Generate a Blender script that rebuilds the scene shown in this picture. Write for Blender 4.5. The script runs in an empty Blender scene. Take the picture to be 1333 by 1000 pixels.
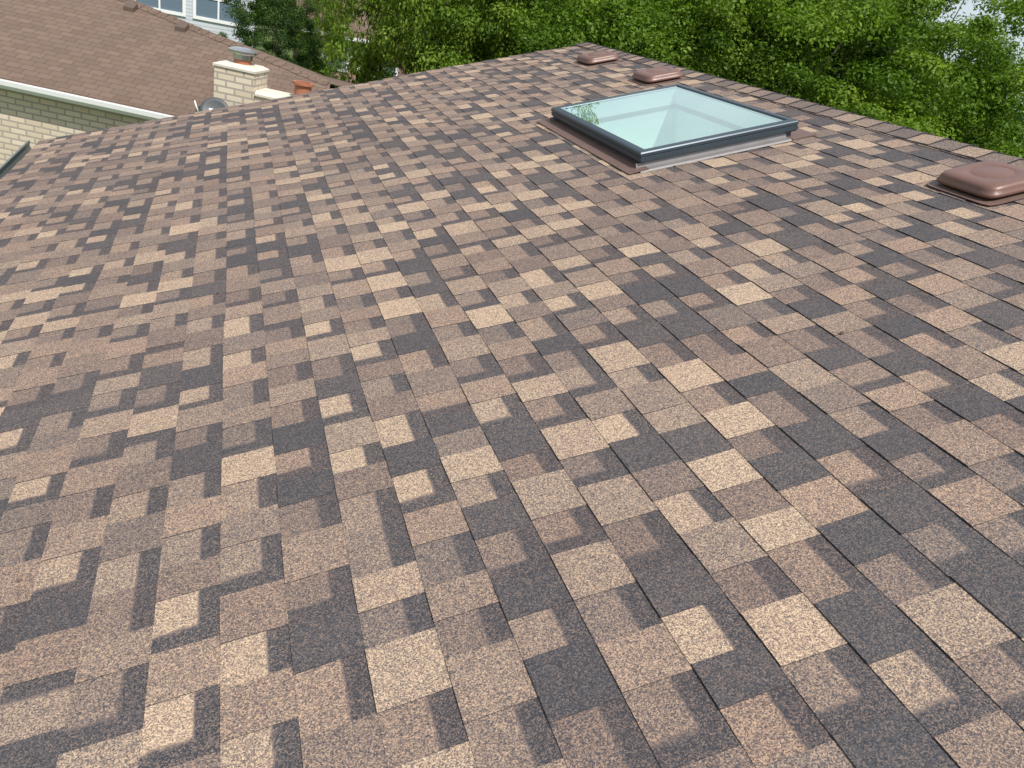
import bpy, math, random
import numpy as np
from mathutils import Vector, Matrix
random.seed(23); np.random.seed(7)
S=bpy.context.scene
S.view_settings.view_transform='Standard'; S.view_settings.look='None'; S.view_settings.exposure=0
C=S.collection
H=1.21; TH=math.radians(18.43); ST,CT=math.sin(TH),math.cos(TH); EYE=4.8
# ---------------- camera
d1=Vector((300-666.5,-70-500,962)).normalized()
d2=Vector((5000-666.5,-665-500,962)); d2=(d2-d2.dot(d1)*d1).normalized()
nup=-(d1.cross(d2)).normalized()
up=(CT*nup+ST*d2).normalized(); xw=d1.cross(up).normalized()
right=Vector((xw.x,d1.x,up.x)); dn=Vector((xw.y,d1.y,up.y)); fw=Vector((xw.z,d1.z,up.z))
M=Matrix((right,-dn,-fw)).transposed().to_4x4(); M.translation=(0,0,EYE)
cd=bpy.data.cameras.new('camera'); cam=bpy.data.objects.new('camera',cd); C.objects.link(cam)
cam.matrix_world=M; cd.sensor_width=36; cd.lens=962/1333*36; cd.clip_end=2000; cd.clip_start=.05; S.camera=cam
# ---------------- light
sd=Vector((.12,-.54,.83)).normalized()
sl=bpy.data.lights.new('sun','SUN'); sl.energy=4.9; sl.angle=math.radians(.5); sl.color=(1,.97,.925)
so=bpy.data.objects.new('sun',sl); C.objects.link(so); so.rotation_euler=sd.to_track_quat('Z','Y').to_euler()
W=bpy.data.worlds.new('World'); S.world=W; W.use_nodes=True; nt=W.node_tree
sk=nt.nodes.new('ShaderNodeTexSky'); sk.sky_type='NISHITA'; sk.sun_disc=False
sk.sun_elevation=math.asin(sd.z); sk.sun_rotation=math.atan2(sd.x,sd.y); sk.dust_density=1.5
tcw=nt.nodes.new('ShaderNodeTexCoord'); nz=nt.nodes.new('ShaderNodeTexNoise'); nz.inputs['Scale'].default_value=1.6; nz.inputs['Detail'].default_value=6; nz.inputs['Roughness'].default_value=.55
mpw=nt.nodes.new('ShaderNodeMapping'); mpw.inputs['Scale'].default_value=(1,1,2.6); nt.links.new(tcw.outputs['Generated'],mpw.inputs[0]); nt.links.new(mpw.outputs[0],nz.inputs['Vector'])
mr=nt.nodes.new('ShaderNodeMapRange'); mr.inputs[1].default_value=.32; mr.inputs[2].default_value=.68; mr.inputs[3].default_value=.30; mr.inputs[4].default_value=.95; nt.links.new(nz.outputs['Fac'],mr.inputs[0])
mw=nt.nodes.new('ShaderNodeMix'); mw.data_type='RGBA'; mw.inputs[7].default_value=(5.8,6.3,6.9,1); nt.links.new(mr.outputs[0],mw.inputs[0]); nt.links.new(sk.outputs[0],mw.inputs[6])
nt.links.new(mw.outputs[2],nt.nodes['Background'].inputs[0]); nt.nodes['Background'].inputs[1].default_value=.13
# ---------------- node helpers
class NT:
    def __init__(s,name):
        s.m=bpy.data.materials.new(name); s.m.use_nodes=True; s.t=s.m.node_tree; s.n=s.t.nodes; s.b=s.n['Principled BSDF']; s.out=s.n['Material Output']
    def new(s,t,**k):
        n=s.n.new('ShaderNode'+t)
        for a,b in k.items(): setattr(n,a,b)
        return n
    def l(s,a,b): s.t.links.new(a,b)
    def val(s,sock,v):
        if isinstance(v,(int,float,tuple)): sock.default_value=v
        else: s.l(v,sock)
    def math(s,op,a,b=0.,c=None,clamp=False):
        n=s.new('Math',operation=op); n.use_clamp=clamp; s.val(n.inputs[0],a); s.val(n.inputs[1],b)
        if c is not None: s.val(n.inputs[2],c)
        return n.outputs[0]
    def mix(s,f,a,b,bt='MIX'):
        n=s.new('Mix',data_type='RGBA',blend_type=bt); s.val(n.inputs[0],f); s.val(n.inputs[6],a); s.val(n.inputs[7],b); return n.outputs[2]
    def noise(s,scale,vec=None,detail=3.,rough=.5):
        n=s.new('TexNoise'); n.inputs['Scale'].default_value=scale; n.inputs['Detail'].default_value=detail; n.inputs['Roughness'].default_value=rough
        if vec: s.l(vec,n.inputs['Vector'])
        return n.outputs['Fac']
    def pos(s): return s.new('NewGeometry').outputs['Position']
    def ramp(s,f,stops):
        n=s.new('ValToRGB'); r=n.color_ramp
        while len(r.elements)<len(stops): r.elements.new(.5)
        for e,(p,c) in zip(r.elements,stops): e.position=p; e.color=(*c,1)
        s.l(f,n.inputs[0]); return n.outputs[0]
    def sm(s,x,a,b):
        n=s.new('MapRange',interpolation_type='SMOOTHSTEP'); s.val(n.inputs[0],x); n.inputs[1].default_value=a; n.inputs[2].default_value=b; return n.outputs[0]
    def bump(s,h,st,d):
        n=s.new('Bump'); n.inputs['Strength'].default_value=st; n.inputs['Distance'].default_value=d; s.l(h,n.inputs['Height']); s.l(n.outputs[0],s.b.inputs['Normal'])
def c4(c): return (*c,1.)
def simple(name,col,rough=.6,metal=0,var=.15,scale=6,bump=0,spec=.5):
    q=NT(name); p=q.pos(); f=q.noise(scale,p,4,.6)
    lo=tuple(x*(1-var) for x in col); hi=tuple(min(1,x*(1+var)) for x in col)
    q.l(q.mix(f,c4(lo),c4(hi)),q.b.inputs['Base Color']); q.b.inputs['Roughness'].default_value=rough; q.b.inputs['Metallic'].default_value=metal
    q.b.inputs['Specular IOR Level'].default_value=spec
    if bump: q.bump(q.noise(scale*8,p,4),bump,.01)
    return q.m
def brickmat(name,c1,c2,mort,w,h,ms,rough=.85,bmp=.5,v1=.4):
    q=NT(name); uv=q.new('UVMap').outputs[0]; b=q.new('TexBrick'); q.l(uv,b.inputs['Vector'])
    b.inputs['Scale'].default_value=1; b.inputs['Color1'].default_value=c4(c1); b.inputs['Color2'].default_value=c4(c2); b.inputs['Mortar'].default_value=c4(mort)
    b.inputs['Brick Width'].default_value=w; b.inputs['Row Height'].default_value=h; b.inputs['Mortar Size'].default_value=ms; b.inputs['Bias'].default_value=0
    n1=q.noise(1.3,q.pos(),4); n2=q.noise(90,q.pos(),2)
    col=q.mix(q.math('MULTIPLY',n1,v1),b.outputs['Color'],c4(tuple(x*.6 for x in c1)))
    col=q.mix(q.math('MULTIPLY',n2,.25),col,c4(tuple(x*.4 for x in c2)))
    q.l(col,q.b.inputs['Base Color']); q.b.inputs['Roughness'].default_value=rough
    q.bump(q.math('SUBTRACT',1.,b.outputs['Fac']),bmp,.01); return q.m
# ---------------- shingle material
def shingle():
    q=NT('asphalt_shingle'); p=q.pos()
    at=q.new('Attribute',attribute_name='tab'); sep=q.new('SeparateColor'); q.l(at.outputs['Color'],sep.inputs[0])
    tone,bt,bs=sep.outputs[0],sep.outputs[1],sep.outputs[2]; hue=at.outputs['Alpha']
    uv=q.new('UVMap'); s2=q.new('SeparateXYZ'); q.l(uv.outputs[0],s2.inputs[0]); u,v=s2.outputs[0],s2.outputs[1]
    vo=q.new('TexVoronoi'); vo.inputs['Scale'].default_value=450; q.l(p,vo.inputs['Vector'])
    sv=q.new('SeparateColor'); q.l(vo.outputs['Color'],sv.inputs[0]); r=sv.outputs[0]; r2=sv.outputs[1]
    vo2=q.new('TexVoronoi'); vo2.inputs['Scale'].default_value=250; q.l(p,vo2.inputs['Vector'])
    sv2=q.new('SeparateColor'); q.l(vo2.outputs['Color'],sv2.inputs[0])
    n1=q.noise(38,p,4,.7); n1=q.math('SUBTRACT',n1,.5)
    rr=q.math('SUBTRACT',r,.5)
    jig=q.math('ADD',q.math('MULTIPLY',n1,.08),q.math('MULTIPLY',rr,.055))
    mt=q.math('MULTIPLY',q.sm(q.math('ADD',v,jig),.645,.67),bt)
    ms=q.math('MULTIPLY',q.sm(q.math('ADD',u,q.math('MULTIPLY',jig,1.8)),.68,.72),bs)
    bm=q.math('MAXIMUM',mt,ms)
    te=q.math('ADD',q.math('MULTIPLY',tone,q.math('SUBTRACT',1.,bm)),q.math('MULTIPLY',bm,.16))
    te=q.math('ADD',te,q.math('MULTIPLY',n1,.14))
    amp=q.math('ADD',.40,q.math('MULTIPLY',tone,.48))
    te=q.math('ADD',te,q.math('MULTIPLY',rr,amp))
    te=q.math('ADD',te,q.math('MULTIPLY',q.math('SUBTRACT',sv2.outputs[0],.5),.16),clamp=True)
    col=q.ramp(te,[(0,(.042,.043,.049)),(.2,(.078,.075,.080)),(.42,(.178,.135,.113)),(.6,(.285,.209,.162)),(.8,(.445,.325,.222)),(1,(.63,.475,.315))])
    col=q.mix(q.math('MULTIPLY',hue,.40),col,q.mix(1.,col,(1.05,.88,.82,1),'MULTIPLY'))
    big=q.noise(.9,p,4,.6)
    col=q.mix(q.sm(big,.35,.75),col,q.mix(1.,col,(.91,.90,.91,1),'MULTIPLY'))
    q.l(col,q.b.inputs['Base Color']); q.b.inputs['Roughness'].default_value=.9; q.b.inputs['Specular IOR Level'].default_value=.25
    q.bump(q.math('ADD',r2,q.math('MULTIPLY',n1,1.)),.5,.0016); return q.m
M_SH=shingle()
M_WHITE=simple('white_paint',(.78,.78,.76),.5,var=.05)
M_BRONZE=simple('grey_green_aluminium',(.15,.17,.155),.4,.3)
M_SLATE=simple('slate_aluminium',(.050,.070,.085),.38,.3,.12,3)
M_GALV=simple('galvanised_flashing',(.27,.255,.25),.5,.4,.25,9,.1)
M_BRFL=simple('brown_flashing',(.16,.10,.08),.55,.15,.25,12,.1)
M_VENT=simple('brown_vent_paint',(.165,.085,.063),.42,.05,.14,7,.08)
M_SHAFT=simple('shaft_plaster',(.86,.87,.84),.8,var=.03)
M_TAN=brickmat('cream_brick',(.78,.67,.52),(.64,.53,.39),(.38,.33,.28),.21,.075,.011,v1=.25)
M_OBR=brickmat('brown_brick',(.30,.16,.11),(.38,.22,.15),(.4,.37,.33),.21,.075,.009)
M_NROOF=brickmat('weathered_brown_shingle',(.155,.102,.073),(.205,.138,.10),(.085,.057,.042),.19,.125,.005,.95,.6)
M_NVENT=simple('dull_brown_vent',(.11,.075,.058),.7)
M_SIDE=brickmat('pale_blue_siding',(.62,.66,.70),(.65,.69,.73),(.30,.33,.36),4.,.12,.008)
M_CONC=simple('chimney_concrete',(.60,.55,.46),.9,var=.25,bump=.3)
M_TERRA=simple('terracotta',(.36,.14,.075),.8,var=.25,scale=12)
M_STEEL=simple('stainless_cap',(.6,.6,.6),.25,.9)
M_DISH=simple('grey_dish',(.075,.08,.085),.5)
M_WOOD=simple('soffit_paint',(.30,.25,.21),.7)
q=NT('window_glass'); q.b.inputs['Base Color'].default_value=(.14,.19,.24,1); q.b.inputs['Roughness'].default_value=.05; q.b.inputs['Specular IOR Level'].default_value=1.; M_WIN=q.m
# thin skylight glass
q=NT('skylight_glass'); tr=q.new('BsdfTransparent'); tr.inputs[0].default_value=(.74,.93,.87,1); gl=q.new('BsdfGlossy'); gl.inputs['Roughness'].default_value=.012; gl.inputs[0].default_value=(.86,1,.94,1)
ge=q.new('NewGeometry'); dp=q.new('VectorMath',operation='DOT_PRODUCT'); q.l(ge.outputs['Normal'],dp.inputs[0]); q.l(ge.outputs['Incoming'],dp.inputs[1])
sch=q.math('POWER',q.math('SUBTRACT',1.,q.math('ABSOLUTE',dp.outputs['Value'])),5.)
F_=q.math('ADD',.12,q.math('MULTIPLY',sch,2.3),clamp=True)
mx=q.new('MixShader'); q.l(F_,mx.inputs[0]); q.l(tr.outputs[0],mx.inputs[1]); q.l(gl.outputs[0],mx.inputs[2]); q.l(mx.outputs[0],q.out.inputs[0]); M_GLASS=q.m
# grass
q=NT('grass'); p=q.pos(); f=q.noise(.25,p,6,.7); g=q.noise(14,p,4,.7)
q.l(q.mix(g,q.mix(f,(.09,.15,.03,1),(.15,.21,.05,1)),(.06,.09,.025,1)),q.b.inputs['Base Color']); q.b.inputs['Roughness'].default_value=.95; q.bump(g,.8,.05); M_GRASS=q.m
def leafmat(name,a,b,c):
    q=NT(name); at=q.new('Attribute',attribute_name='leaf'); sp=q.new('SeparateColor'); q.l(at.outputs['Color'],sp.inputs[0])
    col=q.ramp(sp.outputs[0],[(0,a),(.5,b),(1,c)])
    df=q.new('BsdfDiffuse'); q.l(col,df.inputs[0]); ts=q.new('BsdfTranslucent'); q.l(q.mix(1.,col,(1.3,1.5,.4,1),'MULTIPLY'),ts.inputs[0])
    gs=q.new('BsdfGlossy'); gs.inputs['Roughness'].default_value=.5; gs.inputs[0].default_value=(.8,.9,.8,1)
    m1=q.new('MixShader'); m1.inputs[0].default_value=.30; q.l(df.outputs[0],m1.inputs[1]); q.l(ts.outputs[0],m1.inputs[2])
    m2=q.new('MixShader'); m2.inputs[0].default_value=.012; q.l(m1.outputs[0],m2.inputs[1]); q.l(gs.outputs[0],m2.inputs[2]); q.l(m2.outputs[0],q.out.inputs[0]); return q.m
M_LEAF=leafmat('broadleaf',(.045,.095,.010),(.098,.168,.016),(.20,.285,.034))
M_LEAF2=leafmat('deep_green_leaf',(.020,.050,.011),(.046,.092,.018),(.088,.150,.030))
M_BARK=simple('bark',(.11,.085,.065),.95,var=.4,scale=9,bump=.6)
# ---------------- mesh helpers
def boxuv(me,ang=0.):
    ca,sa=math.cos(ang),math.sin(ang); ul=me.uv_layers.new(name='UVMap')
    for p in me.polygons:
        n=p.normal; nx=n.x*ca+n.y*sa; ny=-n.x*sa+n.y*ca
        for li in p.loop_indices:
            co=me.vertices[me.loops[li].vertex_index].co; x=co.x*ca+co.y*sa; y=-co.x*sa+co.y*ca
            if abs(n.z)>.7: ul.data[li].uv=(x,y/max(.3,abs(n.z)))
            elif abs(nx)>abs(ny): ul.data[li].uv=(y,co.z)
            else: ul.data[li].uv=(x,co.z)
def link(name,me,parent=None,local=False):
    o=bpy.data.objects.new(name,me); C.objects.link(o)
    if parent:
        o.parent=parent
        if not local: o.matrix_parent_inverse=parent.matrix_world.inverted()
    return o
def mk(name,v,f,mats,parent=None,mi=None,ang=0.,local=False,smooth=False,uv=True):
    me=bpy.data.meshes.new(name); me.from_pydata([tuple(x) for x in v],[],f)
    for m in (mats if isinstance(mats,list) else [mats]): me.materials.append(m)
    if mi: me.polygons.foreach_set('material_index',mi)
    me.update()
    if uv: boxuv(me,ang)
    if smooth: me.polygons.foreach_set('use_smooth',[True]*len(me.polygons))
    return link(name,me,parent,local)
def empty(name,loc,label=None,cat=None):
    o=bpy.data.objects.new(name,None); C.objects.link(o); o.location=loc; o.empty_display_size=.3
    o.matrix_world=Matrix.Translation(loc)
    if label: o['label']=label; o['category']=cat
    return o
class G:
    def __init__(s,f=None): s.v=[]; s.f=[]; s.mi=[]; s.fn=f or (lambda x,y,z:(x,y,z))
    def quad(s,pts,m=0):
        i=len(s.v); s.v+=[s.fn(*p) for p in pts]; s.f.append(tuple(range(i,i+len(pts)))); s.mi.append(m)
    def box(s,x0,x1,y0,y1,z0,z1,m=0):
        i=len(s.v); s.v+=[s.fn(x,y,z) for z in (z0,z1) for x,y in ((x0,y0),(x1,y0),(x1,y1),(x0,y1))]
        for q in ((0,3,2,1),(4,5,6,7),(0,1,5,4),(1,2,6,5),(2,3,7,6),(3,0,4,7)): s.f.append(tuple(i+k for k in q)); s.mi.append(m)
    def rings(s,rs,m=0,cap0=True,cap1=True):
        n=len(rs[0]); b=len(s.v)
        for r in rs: s.v+=[s.fn(*p) for p in r]
        for k in range(len(rs)-1):
            for j in range(n):
                s.f.append((b+k*n+j,b+k*n+(j+1)%n,b+(k+1)*n+(j+1)%n,b+(k+1)*n+j)); s.mi.append(m)
        if cap0: s.f.append(tuple(b+j for j in reversed(range(n)))); s.mi.append(m)
        if cap1: s.f.append(tuple(b+(len(rs)-1)*n+j for j in range(n))); s.mi.append(m)
    def mk(s,name,mats,parent=None,**k): return mk(name,s.v,s.f,mats,parent,s.mi,**k)
def sup(r,z,e,n=48,cx=0,cy=0):
    o=[]
    for i in range(n):
        t=2*math.pi*i/n; c,s_=math.cos(t),math.sin(t); k=(abs(c)**e+abs(s_)**e)**(-1/e); o.append((cx+r*k*c,cy+r*k*s_,z))
    return o
# ================= OUR HOUSE
A0=-1.95; AR=3.17; EX=.1422; NC=36; B0=-2.2
XR=.382+CT*AR
def bend(a): return 7.37+(a-A0)*.043
def rp(a,b,h): return (H*ST+CT*a-ST*h, b, EYE-H*CT+ST*a+CT*h)
def rq(a,b,h): x,y,z=rp(a,b,h); return (2*XR-x,y,z)
house=empty('house',(3.4,2.6,0),'brick house with a multicoloured asphalt shingle gable roof','house')
SK=(1.72,2.66,3.47,4.77)
V=[];F=[];UV=[];COL=[]
def wob(a,b,k):
    return .0022*math.sin(b*2.1+k*1.7)+.0016*math.sin(b*5.3+k*.9)
def hw(a,b): return .003*math.sin(b*1.3+a*2.2)+.0022*math.sin(b*3.7-a*1.9+1)+.002*math.sin(a*6+b*.7)
def addq(fn,pts,uvs,col):
    i=len(V); V.extend(fn(*p) for p in pts); F.append((i,i+1,i+2,i+3)); UV.extend(uvs); COL.extend([col]*4)
def tab(fn,k,b0,b1,h0,col,flip,side,aj=0.,sk0=0.,sk1=0.):
    a0=A0+k*EX; a1=a0+EX+.024
    if k==NC-1: a1=a0+EX
    P=[]
    for b in (b0,b1):
        w=wob(a0,b,k)+aj; hh=hw(a0,b); P.append((a0+w,a1,hh,b))
    (l0,u0,g0,_),(l1,u1,g1,_)=P
    ht=.0010 if h0<.0056 else .0018
    g0b=hw(a1,b0); g1b=hw(a1,b1)
    ua,ub=(1,0) if flip else (0,1)
    addq(fn,[(l0,b0+sk0,h0+g0),(u0,b0,ht+g0b),(u1,b1,ht+g1b),(l1,b1+sk1,h0+g1)],[(ua,0),(ua,1.17),(ub,1.17),(ub,0)],col)
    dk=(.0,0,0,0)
    addq(fn,[(l0,b0+sk0,g0-.004),(l0,b0+sk0,h0+g0),(l1,b1+sk1,h0+g1),(l1,b1+sk1,g1-.004)],[(0,0)]*4,dk)  # butt face coloured dark, painting in the shadow line along each course
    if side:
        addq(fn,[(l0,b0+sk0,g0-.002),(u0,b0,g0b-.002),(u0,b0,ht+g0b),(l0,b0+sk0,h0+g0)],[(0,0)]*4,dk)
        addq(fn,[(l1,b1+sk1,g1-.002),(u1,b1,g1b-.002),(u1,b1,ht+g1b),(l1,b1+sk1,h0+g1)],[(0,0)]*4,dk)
lm=[.48]
def pick(last,over=True):
    while 1:
        r=random.random()
        if r<.18: k='t'
        elif r<.43: k='d'
        else: k='m'
        if k=='d' and not over: k='m'
        if k!=last or k=='m': break
    if k=='t': return k,(random.uniform(.61,.73),0,0,random.random()*.3)
    if k=='d': return k,(random.uniform(.14,.22),0,0,random.random()*.2)
    while 1:
        t=random.uniform(.38,.56)
        if abs(t-lm[0])>.05: break
    lm[0]=t
    return k,(t,0,0,random.random())
def slope(fn,hole):
    for k in range(NC):
        a0=A0+k*EX; b=B0-random.random()*.3; over=True; be=bend(a0)+random.uniform(-.006,.006)
        nxt=b; aj=0; last='m'; sk0=0
        while b<be:
            if b>=nxt: nxt+=1.0; aj=random.uniform(-.002,.002)
            w=random.choice([.10,.115,.125,.135,.145,.155])*random.uniform(.97,1.03)
            b1=min(b+w,be)
            last,c=pick(last,over)
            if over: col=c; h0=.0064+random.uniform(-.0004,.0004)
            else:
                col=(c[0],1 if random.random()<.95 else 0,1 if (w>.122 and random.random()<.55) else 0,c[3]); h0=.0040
            segs=[(b,b1)]
            ov=hole and a0+EX>SK[0]+.05 and a0<SK[1]-.03
            if ov:
                segs=[]
                if b<SK[2]+.05: segs.append((b,min(b1,SK[2]+.05)))
                if b1>SK[3]-.05: segs.append((max(b,SK[3]-.05),b1))
            sk1=random.uniform(-.003,.003)
            for s0,s1 in segs:
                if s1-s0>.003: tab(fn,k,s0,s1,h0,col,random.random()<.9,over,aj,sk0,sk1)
            b=b1; sk0=sk1; over=not over if random.random()<.97 else over
slope(rp,True); slope(rq,False)
def build_attr(me,UVs,COLs):
    ul=me.uv_layers.new(name='UVMap'); ul.data.foreach_set('uv',np.array(UVs,dtype=np.float32).ravel())
    ca=me.color_attributes.new('tab','FLOAT_COLOR','CORNER'); ca.data.foreach_set('color',np.array(COLs,dtype=np.float32).ravel())
me=bpy.data.meshes.new('roof'); me.from_pydata(V,[],F); me.materials.append(M_SH); build_attr(me,UV,COL); roof=link('roof',me,house)
V=[];F=[];UV=[];COL=[]
b=B0; pc=.5
while b<bend(AR)-.02:
    while 1:
        c=random.choice([.22,.45,.52,.6,.40,.34])
        if abs(c-pc)>.04: break
    pc=c; col=(c+random.uniform(-.02,.02),0,0,random.random()*.5)
    w=.135+random.uniform(-.003,.003); L=.2; be=min(b+L,bend(AR)+.01); z0,z1=.022,.010; zd=.009
    for fn in (rp,rq):
        e=AR-w; m=AR-.03
        addq(fn,[(e,b,z0-zd),(m,b,z0+.002),(m,be,z1+.002),(e,be,z1-.004)],[(0,0),(0,.6),(1,.6),(1,0)],col)
        addq(fn,[(m,b,z0+.002),(AR,b,z0-.006),(AR,be,z1-.006),(m,be,z1+.002)],[(0,.5),(0,.4),(1,.4),(1,.5)],col)
        addq(fn,[(e,b,0),(m,b,z0-.014),(m,b,z0+.002),(e,b,z0-zd)],[(0,0)]*4,(.0,0,0,0))
        addq(fn,[(m,b,z0-.014),(AR,b,z0-.02),(AR,b,z0-.006),(m,b,z0+.002)],[(0,0)]*4,(.0,0,0,0))
        addq(fn,[(e,b,-.002),(e,b,z0-zd),(e,be,z1-.004),(e,be,-.002)],[(0,0)]*4,(.3,0,0,0))
    b+=.143
me=bpy.data.meshes.new('ridge_cap'); me.from_pydata(V,[],F); me.materials.append(M_SH); build_attr(me,UV,COL); link('ridge_cap',me,roof)
# deck & soffit
g=G(rp); 
for (a,a2,b1,b2) in ((A0,SK[0]+.07,B0,7.36),(SK[1]-.07,AR,B0,7.36),(SK[0]+.07,SK[1]-.07,B0,SK[2]+.07),(SK[0]+.07,SK[1]-.07,SK[3]-.07,7.36)): g.box(a,a2,b1,b2,-.04,-.012)
g.fn=rq; g.box(A0,AR-.002,B0,7.36,-.04,-.012); g.mk('roof_deck',M_WOOD,house)
# rake boards
g=G(rp); 
for fn in (rp,rq):
    g.fn=fn
    n=12
    for i in range(n):
        a=A0+(AR-.004-A0)*i/n; a2=A0+(AR-.004-A0)*(i+1)/n; b=bend(a)-.035; b2=bend(a2)-.035
        g.quad([(a,b,-.01),(a2,b2,-.01),(a2,b2,-.16),(a,b,-.16)]); g.quad([(a,b-.03,-.01),(a2,b2-.03,-.01),(a2,b2-.03,-.16),(a,b-.03,-.16)])
        g.quad([(a,b,-.01),(a2,b2,-.01),(a2,b2-.03,-.01),(a,b-.03,-.01)]); g.quad([(a,b,-.16),(a2,b2,-.16),(a2,b2-.03,-.16),(a,b-.03,-.16)])
g.mk('rake_board',M_BRONZE,house)
# gutters
ex,_,ez=rp(A0,0,0)
for sgn in (0,1):
    fx=(lambda x,y,z:(ex+x,y,ez+z)) if not sgn else (lambda x,y,z:(2*XR-ex-x,y,ez+z))
    prof=[(-.002,-.02),(-.002,-.11),(-.07,-.11),(-.095,-.06),(-.095,-.022),(-.078,-.018),(-.078,-.026),(-.084,-.06),(-.065,-.10),(-.012,-.10),(-.012,-.02)]
    g=G(fx); g.rings([[(x,B0,z) for x,z in prof],[(x,7.42,z) for x,z in prof]]); g.mk('gutter',M_BRONZE,house)
# walls
wx0=ex+.35; wx1=2*XR-ex-.35; wy0=B0+.3; wy1=7.0; zt=rp(A0+.35/CT,0,0)[2]-.12; ztop=rp(AR,0,0)[2]-.16
v=[(wx0,wy0,0),(wx1,wy0,0),(wx1,wy1,0),(wx0,wy1,0),(wx0,wy0,zt),(wx1,wy0,zt),(wx1,wy1,zt),(wx0,wy1,zt),(XR,wy0,ztop),(XR,wy1,ztop)]
mk('wall',v,[(0,1,5,8,4),(2,3,7,9,6),(0,4,7,3),(1,2,6,5)],M_TAN,house)
# skylight
def ring(o,h): return [(SK[0]+o,SK[2]+o,h),(SK[1]-o,SK[2]+o,h),(SK[1]-o,SK[3]-o,h),(SK[0]+o,SK[3]-o,h)]
g=G(rp); g.rings([ring(o,h) for o,h in ((.024,-.03),(.024,.040),(.006,.042),(.004,.048),(0,.050),(0,.070),(.004,.072),(.004,.076),(0,.078),(0,.091),(.004,.097),(.010,.100),(.036,.102),(.041,.100),(.044,.092),(.053,.088),(.053,-.03))],cap0=False,cap1=False)
sky_l=g.mk('skylight',M_SLATE,house); sky_l['label']='slate framed glass skylight window'
g=G(rp); r=ring(.048,.0945); g.quad(r); g.mk('glass',M_GLASS,sky_l)
g=G(rp); g.rings([ring(.055,.083),ring(.066,-.02),ring(.066,-.6)],cap0=False); g.mk('light_shaft',M_SHAFT,sky_l)
g=G(rp)
a0,a1,b0,b1=SK
g.rings([[(a0-.085,b0-.035,.0105),(a0-.085,b1+.07,.0105),(a0+.03,b1+.07,.018),(a0+.03,b0-.035,.018)],[(a0-.085,b0-.035,.0135),(a0-.085,b1+.07,.0135),(a0+.03,b1+.07,.021),(a0+.03,b0-.035,.021)]])
g.mk('apron_flashing',M_BRFL,sky_l)
g=G(rp); g.box(a1-.05,a1+.10,b0-.03,b1+.05,.004,.0125); g.mk('head_flashing',M_BRFL,sky_l)
for bb,sg in ((b0,-1),(b1,1)):
    g=G(rp); o=.036
    pr=[(bb-sg*.021,.040),(bb-sg*.019,.040),(bb-sg*.015,.018),(bb+sg*(o-.004),.0155),(bb+sg*o,.006),(bb-sg*.021,.006)]
    g.rings([[(a0-.02,y,z) for y,z in pr],[(a1-.06,y,z) for y,z in pr]]); g.mk('side_flashing',M_GALV,sky_l)
# vents
Ms=Matrix(((CT,0,-ST,0),(0,1,0,0),(ST,0,CT,0),(0,0,0,1)))
g=G(); g.rings([sup(.175,.0085,14),sup(.175,.0115,14),sup(.13,.0135,8),sup(.115,.018,6),sup(.11,.040,6)]); vf=g
g2=G()
rs=[sup(.14,.031,9),sup(.148,.024,9),sup(.152,.026,9),sup(.152,.038,9),sup(.148,.041,8),sup(.146,.056,7),sup(.141,.065,6.5),sup(.131,.071,6),sup(.112,.0728,5),sup(.088,.0733,2),sup(.085,.0715,2),sup(.080,.0715,2),sup(.076,.0737,2),sup(.01,.0745,2)]
g2.rings(rs)
base=None
for (a,bb) in ((2.79,2.35),(2.83,5.42),(2.81,6.50)):
    if base is None:
        o=vf.mk('roof_vent',M_BRFL,house,smooth=False); hd=g2.mk('vent_hood',M_VENT,o,local=True,smooth=True); base=(o,hd)
    else:
        o=base[0].copy(); hd=base[1].copy(); C.objects.link(o); C.objects.link(hd)
    MW=Matrix.Translation(rp(a,bb,0))@Ms@Matrix.Rotation(random.uniform(-.04,.04),4,'Z')
    o.parent=house; o.matrix_parent_inverse=house.matrix_world.inverted(); o.matrix_basis=MW
    hd.parent=o; hd.matrix_parent_inverse=Matrix.Identity(4); o['group']='box vents along the ridge'
# debris: bits of dry leaf and seeds lying on the shingles
rg=random.Random(5); g=G(rp)
for i in range(46):
    a=rg.uniform(-1.7,3.0); b=rg.uniform(.3,6.8)
    if SK[0]-.1<a<SK[1]+.1 and SK[2]-.1<b<SK[3]+.1: continue
    t=rg.uniform(0,6.28); L=rg.uniform(.004,.013); w=L*rg.uniform(.25,.6); c,s_=math.cos(t),math.sin(t); h=.011+hw(a,b)
    g.quad([(a+L*c,b+L*s_,h),(a-w*s_,b+w*c,h+.004),(a-L*c,b-L*s_,h-.001),(a+w*s_,b-w*c,h+.003)])
lt=g.mk('leaf_litter',simple('dry_leaf',(.12,.075,.04),.9,var=.6,scale=3)); lt['kind']='stuff'; lt['label']='dry leaf scraps scattered on the shingles'; lt['category']='leaf litter'
# ================= NEIGHBOUR HOUSE
NA=math.atan2(-.363,.932); nu=(math.cos(NA),math.sin(NA)); nv=(-nu[1],nu[0])
def npf(u,s,z): return (u*nu[0]+(9.666+s)*nv[0], u*nu[1]+(9.666+s)*nv[1], z)
def nr(u,s,h=0): return (u,s,2.8+.333*s+h)
nh=empty('brick_house',npf(-8,2,0),'cream brick house with weathered brown shingle roof and chimney','house')
g=G(npf)
eL=-16
poly=[(eL,0),(-2.6,0),(-2.93,1.68),(-6.42,2.9),(-10.5,4.33),(eL,6.2)]
g.quad([nr(u,s,0) for u,s in poly]); g.quad([nr(u,s,-.12) for u,s in reversed(poly)])
for i in range(len(poly)):
    p,q_=poly[i],poly[(i+1)%len(poly)]; g.quad([nr(*p,-.12),nr(*q_,-.12),nr(*q_,0),nr(*p,0)])
bk=[(-2.93,1.68),(-6.42,2.9),(-10.5,4.33),(eL,6.2)]
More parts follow.
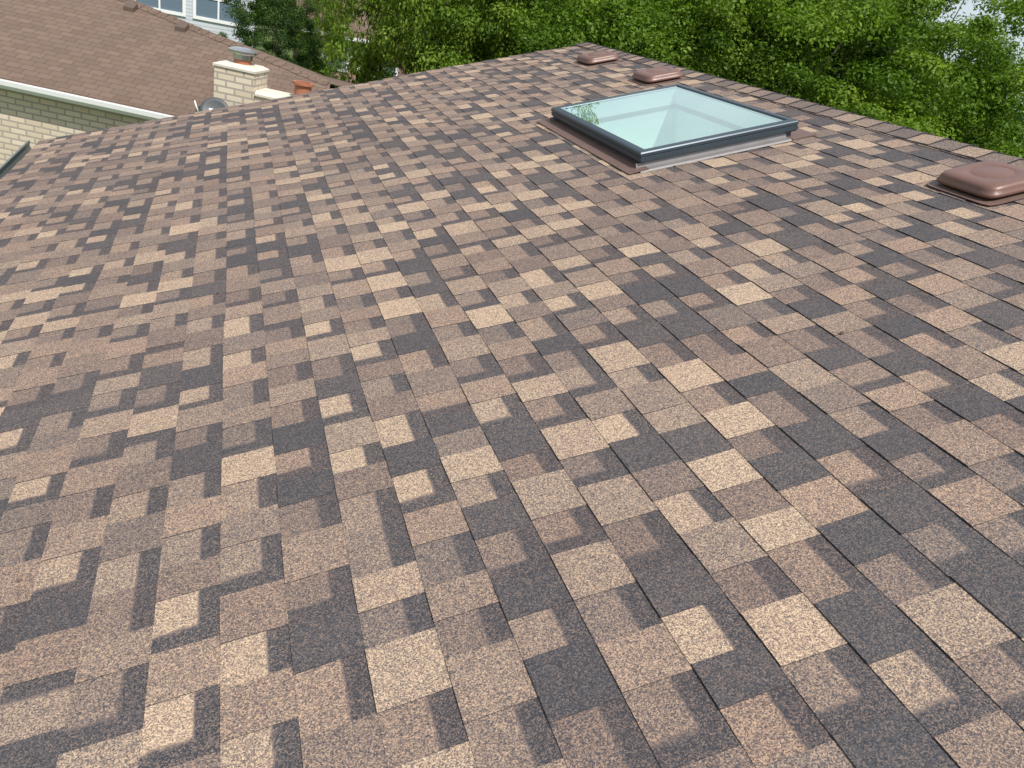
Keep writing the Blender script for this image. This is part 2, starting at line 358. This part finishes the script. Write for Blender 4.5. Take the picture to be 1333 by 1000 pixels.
for i in range(3):
    (u,s),(u2,s2)=bk[i],bk[i+1]; p=nr(u,s,-.01);p2=nr(u2,s2,-.01)
    g.quad([p,p2,(u2+1.8,s2+4.6,2.75),(u+1.8,s+4.6,2.75)])
g.mk('roof',M_NROOF,nh,ang=NA)
g=G(npf)
for i in range(3):
    (u,s),(u2,s2)=bk[i],bk[i+1]; n=int(math.hypot(u2-u,s2-s)/.15)
    for j in range(n):
        t=j/n; t2=(j+1.25)/n; a=(u+(u2-u)*t,s+(s2-s)*t); c=(u+(u2-u)*t2,s+(s2-s)*t2)
        g.quad([(a[0]-.04,a[1]-.13,2.8+.333*(a[1]-.13)+.010),(a[0],a[1],2.8+.333*a[1]+.028),(c[0],c[1],2.8+.333*c[1]+.016),(c[0]-.04,c[1]-.13,2.8+.333*(c[1]-.13)+.004)])
g.mk('hip_cap',M_NROOF,nh,ang=NA+.4)
g=G(npf); g.box(eL+.4,-3.0,.12,6.0,0,2.76); g.box(-3.0,-2.9,.12,1.5,0,2.72); g.mk('wall',M_TAN,nh,ang=NA)
g=G(npf); g.box(eL,-4.2,.0,.122,2.67,2.70); g.box(eL,-4.2,-.02,.0,2.67,2.78); g.mk('soffit',M_WHITE,nh,ang=NA)
prof=[(-.022,2.69),(-.08,2.69),(-.105,2.73),(-.11,2.785),(-.098,2.785),(-.09,2.73),(-.075,2.70),(-.03,2.70),(-.022,2.775)]
g=G(npf); g.rings([[(eL,s,z) for s,z in prof],[(-4.18,s,z) for s,z in prof]]); g.mk('gutter',M_WHITE,nh)
g=G(npf); g.box(-3.82,-3.34,-.26,.22,0,3.52); g.box(-3.338,-2.64,-.22,.20,0,3.27); ch=g.mk('chimney',M_TAN,nh,ang=NA)
def rect(u0,u1,s0,s1,z): return [(u0,s0,z),(u1,s0,z),(u1,s1,z),(u0,s1,z)]
g=G(npf); g.rings([rect(-3.835,-3.325,-.275,.235,3.52),rect(-3.835,-3.325,-.275,.235,3.545),rect(-3.77,-3.39,-.21,.17,3.575)])
g.rings([rect(-3.335,-2.62,-.24,.22,3.27),rect(-3.335,-2.62,-.24,.22,3.295),rect(-3.335,-2.69,-.18,.15,3.33)]); g.mk('chimney_crown',M_CONC,ch,ang=NA)
def cyl(r,z,cu,cs,n=20): return [(cu+r*math.cos(2*math.pi*i/n),cs+r*math.sin(2*math.pi*i/n),z) for i in range(n)]
g=G(npf); g.rings([cyl(.10,3.55,-3.58,0),cyl(.10,3.63,-3.58,0)]); g.mk('flue',M_TERRA,ch)
g=G(npf); g.rings([cyl(.115,3.625,-3.58,0),cyl(.115,3.68,-3.58,0),cyl(.165,3.70,-3.58,0),cyl(.17,3.725,-3.58,0),cyl(.10,3.75,-3.58,0),cyl(.02,3.76,-3.58,0)])
g.mk('flue_cap',M_STEEL,ch)
for cu,cs,z0 in ((-2.82,-.02,3.35),(-2.40,.0,3.14)):
    g=G(npf); g.rings([cyl(.10,z0-.06,cu,cs),cyl(.10,z0+.13,cu,cs),cyl(.125,z0+.135,cu,cs),cyl(.125,z0+.165,cu,cs),cyl(.09,z0+.165,cu,cs),cyl(.09,z0+.08,cu,cs)]); g.mk('chimney_pot',M_TERRA,ch)
g=G(npf); g.box(-2.636,-2.25,-.18,.18,0,3.09); g.mk('chimney_stub',M_OBR,ch,ang=NA)
for (u,s) in ((-5.35,2.30),(-6.25,2.58)):
    g=G(npf); zz=2.8+.333*s; w=.075
    g.rings([[(u-w,s-w,zz-.06),(u+w,s-w,zz-.06),(u+w,s+w,zz+.02),(u-w,s+w,zz+.02)],[(u-w,s-w,zz+.035),(u+w,s-w,zz+.035),(u+w,s+w,zz+.10),(u-w,s+w,zz+.10)],[(u-w*.8,s-w*.8,zz+.055),(u+w*.8,s-w*.8,zz+.055),(u+w*.8,s+w*.8,zz+.11),(u-w*.8,s+w*.8,zz+.11)]])
    g.mk('roof_vent',M_NVENT,nh)
def dish(u,s,z,r,mat,az,label,tilt=62):
    e=empty('satellite_dish',npf(u,s,z),label,'satellite dish')
    R=Matrix.Translation(npf(u,s,z))@Matrix.Rotation(az,4,'Z')@Matrix.Rotation(math.radians(tilt),4,'X')
    def fn(x,y,zz): return tuple(R@Vector((x,y,zz)))
    g=G(fn); g.rings([[(r*k*math.cos(2*math.pi*i/28),r*.92*k*math.sin(2*math.pi*i/28),.16*r*k*k+dz) for i in range(28)] for k,dz in ((.05,0),(.4,0),(.75,0),(1,0),(1.0,-.012),(.75,-.012),(.05,-.012))]); g.mk('reflector',mat,e,smooth=True)
    g=G(fn); g.rings([[(-.012,-r*.9,0),(.012,-r*.9,0),(.012,-r*.9,-.02),(-.012,-r*.9,-.02)],[(-.012,-.05,r*1.1),(.012,-.05,r*1.1),(.012,-.07,r*1.1),(-.012,-.07,r*1.1)]]); g.box(-.03,.03,-.09,-.04,r*1.05,r*1.25); g.mk('feed_arm',M_WHITE,e)
    g=G(npf); g.box(u-.02,u+.02,s+.02,s+.06,z-.38,z+.02); g.mk('mast',M_BRONZE,e)
dish(-3.70,-.50,3.04,.17,M_DISH,NA+.2,'grey round satellite dish beside the chimney')
dish(-4.08,-.14,2.97,.09,M_WHITE,NA+2.0,'small white satellite dish on a roof edge',70)
# ================= BACKGROUND HOUSES
def bhouse(x0,x1,y0,y1,hw_,rh,wm,rm,wins,label,name):
    e=empty(name,((x0+x1)/2,(y0+y1)/2,0),label,'house')
    g=G(); g.box(x0,x1,y0,y1,0,hw_); g.mk('wall',wm,e)
    ym=(y0+y1)/2; o=.45; zo=hw_-.1
    g=G(); g.quad([(x0-o,y0-o,zo),(x1+o,y0-o,zo),(x1+o,ym,hw_+rh),(x0-o,ym,hw_+rh)]); g.quad([(x1+o,y1+o,zo),(x0-o,y1+o,zo),(x0-o,ym,hw_+rh-.002),(x1+o,ym,hw_+rh-.002)])
    g.quad([(x0-o,y0-o,zo-.12),(x1+o,y0-o,zo-.12),(x1+o,y1+o,zo-.12),(x0-o,y1+o,zo-.12)])
    g.quad([(x0,y0,hw_),(x0,y1,hw_),(x0,ym,hw_+rh-.05)]); g.quad([(x1,y0,hw_),(x1,y1,hw_),(x1,ym,hw_+rh-.05)]); g.mk('roof',rm,e)
    g=G(); g.box(x0-o,x1+o,y0-o-.1,y0-o,zo-.14,zo); g.mk('gutter',M_WHITE,e)
    for (wx,wz,ww,wh) in wins:
        g=G(); y=y0-.05; t=.11
        g.box(wx-ww/2-t,wx+ww/2+t,y,y0,wz-t,wz); g.box(wx-ww/2-t,wx+ww/2+t,y,y0,wz+wh,wz+wh+t)
        g.box(wx-ww/2-t,wx-ww/2,y,y0,wz,wz+wh); g.box(wx+ww/2,wx+ww/2+t,y,y0,wz,wz+wh); g.box(wx-.03,wx+.03,y+.005,y0,wz,wz+wh); g.box(wx-ww/2,wx-.03,y+.01,y0,wz+wh*.5-.03,wz+wh*.5+.03); g.box(wx+.03,wx+ww/2,y+.01,y0,wz+wh*.5-.03,wz+wh*.5+.03)
        w=g.mk('window',M_WHITE,e); g=G(); g.quad([(wx-ww/2,y0-.012,wz),(wx+ww/2,y0-.012,wz),(wx+ww/2,y0-.012,wz+wh),(wx-ww/2,y0-.012,wz+wh)]); g.mk('pane',M_WIN,w)
bhouse(-10,.9,32,40,5.4,1.8,M_SIDE,M_NROOF,[(-.35,2.35,1.5,1.3),(-2.3,2.35,1.5,1.3),(-5.6,2.35,1.5,1.3)],'pale blue sided house with white framed windows','sided_house')
bhouse(3.2,15,36,44,2.5,1.5,M_OBR,M_NROOF,[(6.3,1.0,1.6,1.1),(9.6,1.0,1.6,1.1),(4.4,1.0,1.0,1.1)],'low brown brick house half hidden by trees','brick_bungalow')
# ================= GROUND
g=G(); g.quad([(-400,-400,0),(400,-400,0),(400,400,0),(-400,400,0)]); gr=g.mk('ground',M_GRASS); gr['kind']='structure'
# ================= TREES
def leaves(cent,rad,nper,size,rng,flat=.75,shade=None):
    n=len(cent); N=n*nper
    ci=np.repeat(np.arange(n),nper); d=rng.normal(size=(N,3)); d/=np.linalg.norm(d,axis=1)[:,None]
    rr=rng.random(N)**.45*rad[ci]; p=cent[ci]+d*rr[:,None]*np.array([1,1,flat])
    nrm=rng.normal(size=(N,3))*.5+d*.8+np.array([0,0,.6]); nrm/=np.linalg.norm(nrm,axis=1)[:,None]
    t=np.cross(nrm,rng.normal(size=(N,3))); t/=np.linalg.norm(t,axis=1)[:,None]; s=np.cross(nrm,t)
    L=(size*(.6+.8*rng.random(N)))[:,None]; Wd=L*.55
    v=np.stack([p-t*L*.5,p+s*Wd*.5-t*L*.05+nrm*L*.08,p+t*L*.5,p-s*Wd*.5-t*L*.05+nrm*L*.08],1).reshape(-1,3)
    cl=rng.random(n)[ci]*.7+rng.random(N)*.3
    return v,np.repeat(cl,4)
def leafmesh(name,v,c,mat):
    N=len(v)//4; me=bpy.data.meshes.new(name); me.vertices.add(len(v)); me.vertices.foreach_set('co',v.astype(np.float32).ravel())
    me.loops.add(N*4); me.loops.foreach_set('vertex_index',np.arange(N*4,dtype=np.int32)); me.polygons.add(N); me.polygons.foreach_set('loop_start',np.arange(0,N*4,4,dtype=np.int32)); me.update(calc_edges=True)
    ca=me.color_attributes.new('leaf','FLOAT_COLOR','CORNER'); col=np.ones((N*4,4),dtype=np.float32); col[:,0]=c; ca.data.foreach_set('color',col.ravel()); me.materials.append(mat); return me
def tube(g,p0,p1,r0,r1,n=8,seg=4,rng=None):
    p0,p1=Vector(p0),Vector(p1); ax=(p1-p0); L=ax.length; a=ax.normalized(); x=a.orthogonal().normalized(); y=a.cross(x); rs=[]
    for k in range(seg+1):
        t=k/seg; c=p0+ax*t+(x*rng.normal()*.04*L+y*rng.normal()*.04*L if 0<k<seg else Vector((0,0,0)))
        r=r0+(r1-r0)*t; rs.append([tuple(c+x*r*math.cos(2*math.pi*i/n)+y*r*math.sin(2*math.pi*i/n)) for i in range(n)])
    g.rings(rs)
def treemesh(seed,Ht,R,zb,ncl,nper,size,mat):
    rng=np.random.default_rng(seed); cs=[]
    cz=(Ht+zb)/2; hz=(Ht-zb)/2
    lob=[(rng.uniform(0,6.28),rng.uniform(.7,1.15)) for _ in range(6)]
    while len(cs)<ncl:
        d=rng.normal(size=3); d/=np.linalg.norm(d); az=math.atan2(d[1],d[0])
        k=1+.22*math.sin(3*az+lob[0][0])*(1-abs(d[2]))+.15*math.sin(5*az+lob[1][0]+4*d[2])
        r=(.4+.6*rng.random()**.6)*k
        cs.append((d[0]*R*r,d[1]*R*r,cz+d[2]*hz*min(r,1.02)))
    cs=np.array(cs); rad=rng.uniform(.35,.88,ncl)*R/4.2
    v,c=leaves(cs,rad,nper,size,rng,.58); crown=leafmesh('crown',v,c,mat)
    g=G(); tube(g,(0,0,-.1),(0,0,cz*.75),.24*R/4,.13*R/4,10,5,rng)
    for i in range(18):
        e=cs[rng.integers(ncl)]*np.array([.8,.8,.95]); z0=rng.uniform(.35,.74)*cz; tube(g,(0,0,z0),tuple(e),.06*R/4,.012,6,4,rng)
    return crown,g
specs=[(1,10,4.4,.9,270,340,.098,M_LEAF),(2,10,4.2,.8,270,340,.093,M_LEAF),(3,9,3.8,.5,250,300,.10,M_LEAF2),(4,10.5,4.8,1.0,280,340,.103,M_LEAF)]
tm=[]
for sp in specs: tm.append(treemesh(*sp))
def polar(az,d): a=math.radians(az); return (d*math.sin(a),d*math.cos(a),0)
trees=[ # az,dist,variant,scale,zscale,label
(3.0,24,2,.36,.54,'narrow dark green tree beside a brown roof'),
(6.2,29,1,.24,.48,'open light green tree on a lawn'),
(13.2,18,0,.60,1.14,'tall leafy green tree behind a shingle roof'),
(18.0,20,1,.74,.70,'leafy light green tree behind a shingle roof'),
(23.0,18,1,.74,.64,'leafy light green tree in a dense row'),
(27,17,3,.70,.64,'leafy green tree in a dense row'),
(31,15.5,0,.70,.66,'light green tree with spreading crown'),
(35,19,2,.9,.84,'dark green tree in a dense row'),
(38,15.5,1,.74,.70,'light green tree with spreading crown'),
(42.3,17,3,.70,.74,'leafy green tree in a dense row'),
(45.8,19,0,.64,.74,'low leafy tree near the roof edge'),
(51.5,20,1,.60,.50,'low leafy tree near the roof edge'),
(57,22,2,.62,.55,'low dark green tree near the roof edge'),
(47.8,27,2,.58,.76,'dark green tree behind a lower tree'),
(17.5,42,2,1.1,1.05,'tall dark green tree in a dense row'),
(26,30,2,1.05,1.0,'tall dark green tree in a dense row'),
(33,29,0,1.0,.98,'tall leafy tree in a dense row'),
(39.5,28,2,.9,1.0,'tall dark green tree in a dense row'),
(8.0,58,3,1.0,1.0,'tall leafy tree behind a low house'),
(-1,48,3,.9,.9,'leafy green tree behind pale siding'),
]
made={}
for i,(az,d,vi,sc,sz,lab) in enumerate(trees):
    e=empty('tree',polar(az,d),lab,'tree'); e.rotation_euler=(0,0,i*2.1); e.scale=(sc*1.05,sc*1.05,sz); e['group']='trees behind the roof'
    if vi not in made:
        cr=link('crown',tm[vi][0],e,True); tr_=tm[vi][1].mk('trunk',M_BARK,e,local=True,smooth=True); made[vi]=(cr,tr_)
    else:
        for o in made[vi]:
            n=o.copy(); C.objects.link(n); n.parent=e; n.matrix_parent_inverse=Matrix.Identity(4)
# far woodland
rng=np.random.default_rng(99); cs=[]
for i in range(420):
    az=rng.uniform(-14,66); d=rng.uniform(62,76); hmax=9.5 if az<44 else 5.6; x,y,_=polar(az,d); cs.append((x,y,rng.random()**.8*hmax))
cs=np.array(cs); v,c=leaves(cs,rng.uniform(1.4,2.6,len(cs)),160,.42,rng); wl=link('woodland',leafmesh('woodland',v,c*.8,M_LEAF2)); wl['kind']='stuff'; wl['label']='distant belt of dark green woodland trees'; wl['category']='woodland'
